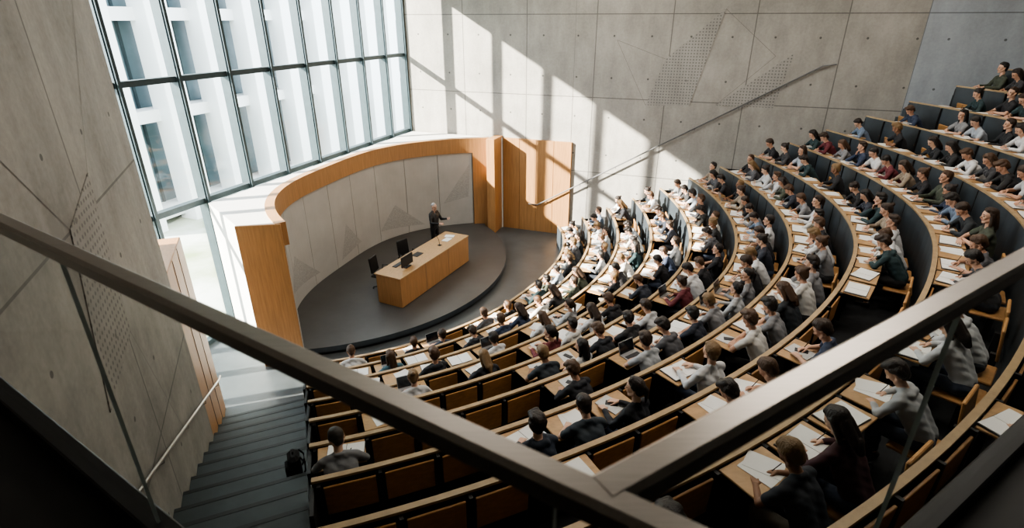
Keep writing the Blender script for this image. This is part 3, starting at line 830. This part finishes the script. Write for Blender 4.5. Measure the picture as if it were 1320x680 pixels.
bar(V0+DRt*.0-DLf*.0, V0+DRt*7.9, RZt-.02, .050, .044, M_STEEL, 'handrail_short', .008)
bar(V0+DLf*.03, V0+DLf*4.1, BZ+.05, .07, .10, M_BLACK, 'base_shoe_left', .006)
bar(V0+DRt*.03, V0+DRt*7.9, BZ+.05, .07, .10, M_BLACK, 'base_shoe_right', .006)
def panes(dirv, cuts, name):
    for i in range(len(cuts)-1):
        p0 = V0+dirv*(cuts[i]+.004); p1 = V0+dirv*(cuts[i+1]-.004); b = MB(); d = p1-p0; c = (p0+p1)/2; R = RZ(math.atan2(d.y, d.x)); H_ = RZt-.04-BZ-.08; zc = (BZ+.08+RZt-.04)/2
        b.box((c.x, c.y, zc), (d.length, .008, H_), M_BGLASS, R)
        for e in (p0, p1): b.box((e.x, e.y, zc), (.0010, .0085, H_), M_EDGE, R)
        b.obj('%s_%d' % (name, i+1), parent=root)
panes(DLf, [.05, 1.45, 2.8, 4.05], 'glass_pane_left'); panes(DRt, [.05, 1.0, 2.4, 3.8, 5.2, 6.6, 7.8], 'glass_pane_right')
b = MB(); pe2 = V0-DLf*.93; b.box((pe2.x, pe2.y, (BZ+RZt-.04)/2), (.04, .04, RZt-.04-BZ), M_STEEL, RZ(math.atan2(DLf.y, DLf.x)), ch=.006); b.obj('end_post', parent=root)

# ------------------------------------------------------------------ exterior
b = MB()
g0 = winpt(40, .4); g1 = winpt(-60, .4); g2 = winpt(-60, 60); g3 = winpt(40, 60)
b.prism([tuple(g0), tuple(g1), tuple(g2), tuple(g3)], FLOOR-.3, FLOOR-.12, M_GROUND); b.obj('courtyard_ground')
b = MB()
OFF = 9.0
for i in range(14):
    t = 5.2-i*2.3; p = winpt(t, OFF); b.box((p.x, p.y, 3), (.95, .9, 21.5), M_EXTW, R3, ch=.02)
p = winpt(-10, OFF+1.2); b.box((p.x, p.y, 3), (32, .2, 21.5), M_EXTG, R3)
for z in (-7.2, -3.4, .2, 3.8, 7.4, 11, 13.6):
    p = winpt(-10, OFF+.6); b.box((p.x, p.y, z), (32, .9, .45), M_EXTW, R3)
for i in range(28):
    t = 5.8-i*1.15; p = winpt(t, OFF+1.05); b.box((p.x, p.y, 3), (.08, .12, 21), M_FRAME, R3)
b.obj('neighbouring_building')

# ------------------------------------------------------------------ lights
d = Vector((A.x+B.x*1.35, A.y+B.y*1.35, -.783))
sl = bpy.data.lights.new('sun', 'SUN'); sl.energy = 42; sl.angle = .9*D2R; sl.color = (1, .91, .79)
so = bpy.data.objects.new('sun', sl); bpy.context.scene.collection.objects.link(so); so.rotation_euler = d.to_track_quat('-Z', 'Y').to_euler()
w = bpy.data.worlds.new('World'); bpy.context.scene.world = w; w.use_nodes = True
bg = w.node_tree.nodes['Background']; bg.inputs['Color'].default_value = (.86, .93, 1, 1); bg.inputs['Strength'].default_value = 8.5
for (x, y) in ((2, 13), (6, 11), (9, 13), (0, 7), (4, 6), (8, 6), (-2, 10), (2, 17.5)):  # unseen area lamps added under the ceiling as soft interior fill
    al = bpy.data.lights.new('added_fill_light', 'AREA'); al.shape = 'RECTANGLE'; al.size = 2.4; al.size_y = .8; al.energy = 125; al.color = (1, .91, .80)
    ao = bpy.data.objects.new('added_fill_light', al); bpy.context.scene.collection.objects.link(ao); ao.location = (x, y, CEIL-.12)

# ------------------------------------------------------------------ camera
cam = bpy.data.cameras.new('camera'); co = bpy.data.objects.new('camera', cam); bpy.context.scene.collection.objects.link(co)
cam.sensor_width = 36; cam.lens = 36*700/1320; co.location = (0, 0, 0); co.rotation_euler = ((90-24.2)*D2R, 0, 0)
cam.clip_start = .05; cam.dof.use_dof = True; cam.dof.focus_distance = 13; cam.dof.aperture_fstop = 4.0
bpy.context.scene.camera = co
try: bpy.context.scene.view_settings.look = 'AgX - Medium High Contrast'
except Exception as e: print(e)
for ob in bpy.context.scene.objects:
    if ob.parent is None: ob.location.z += ZO
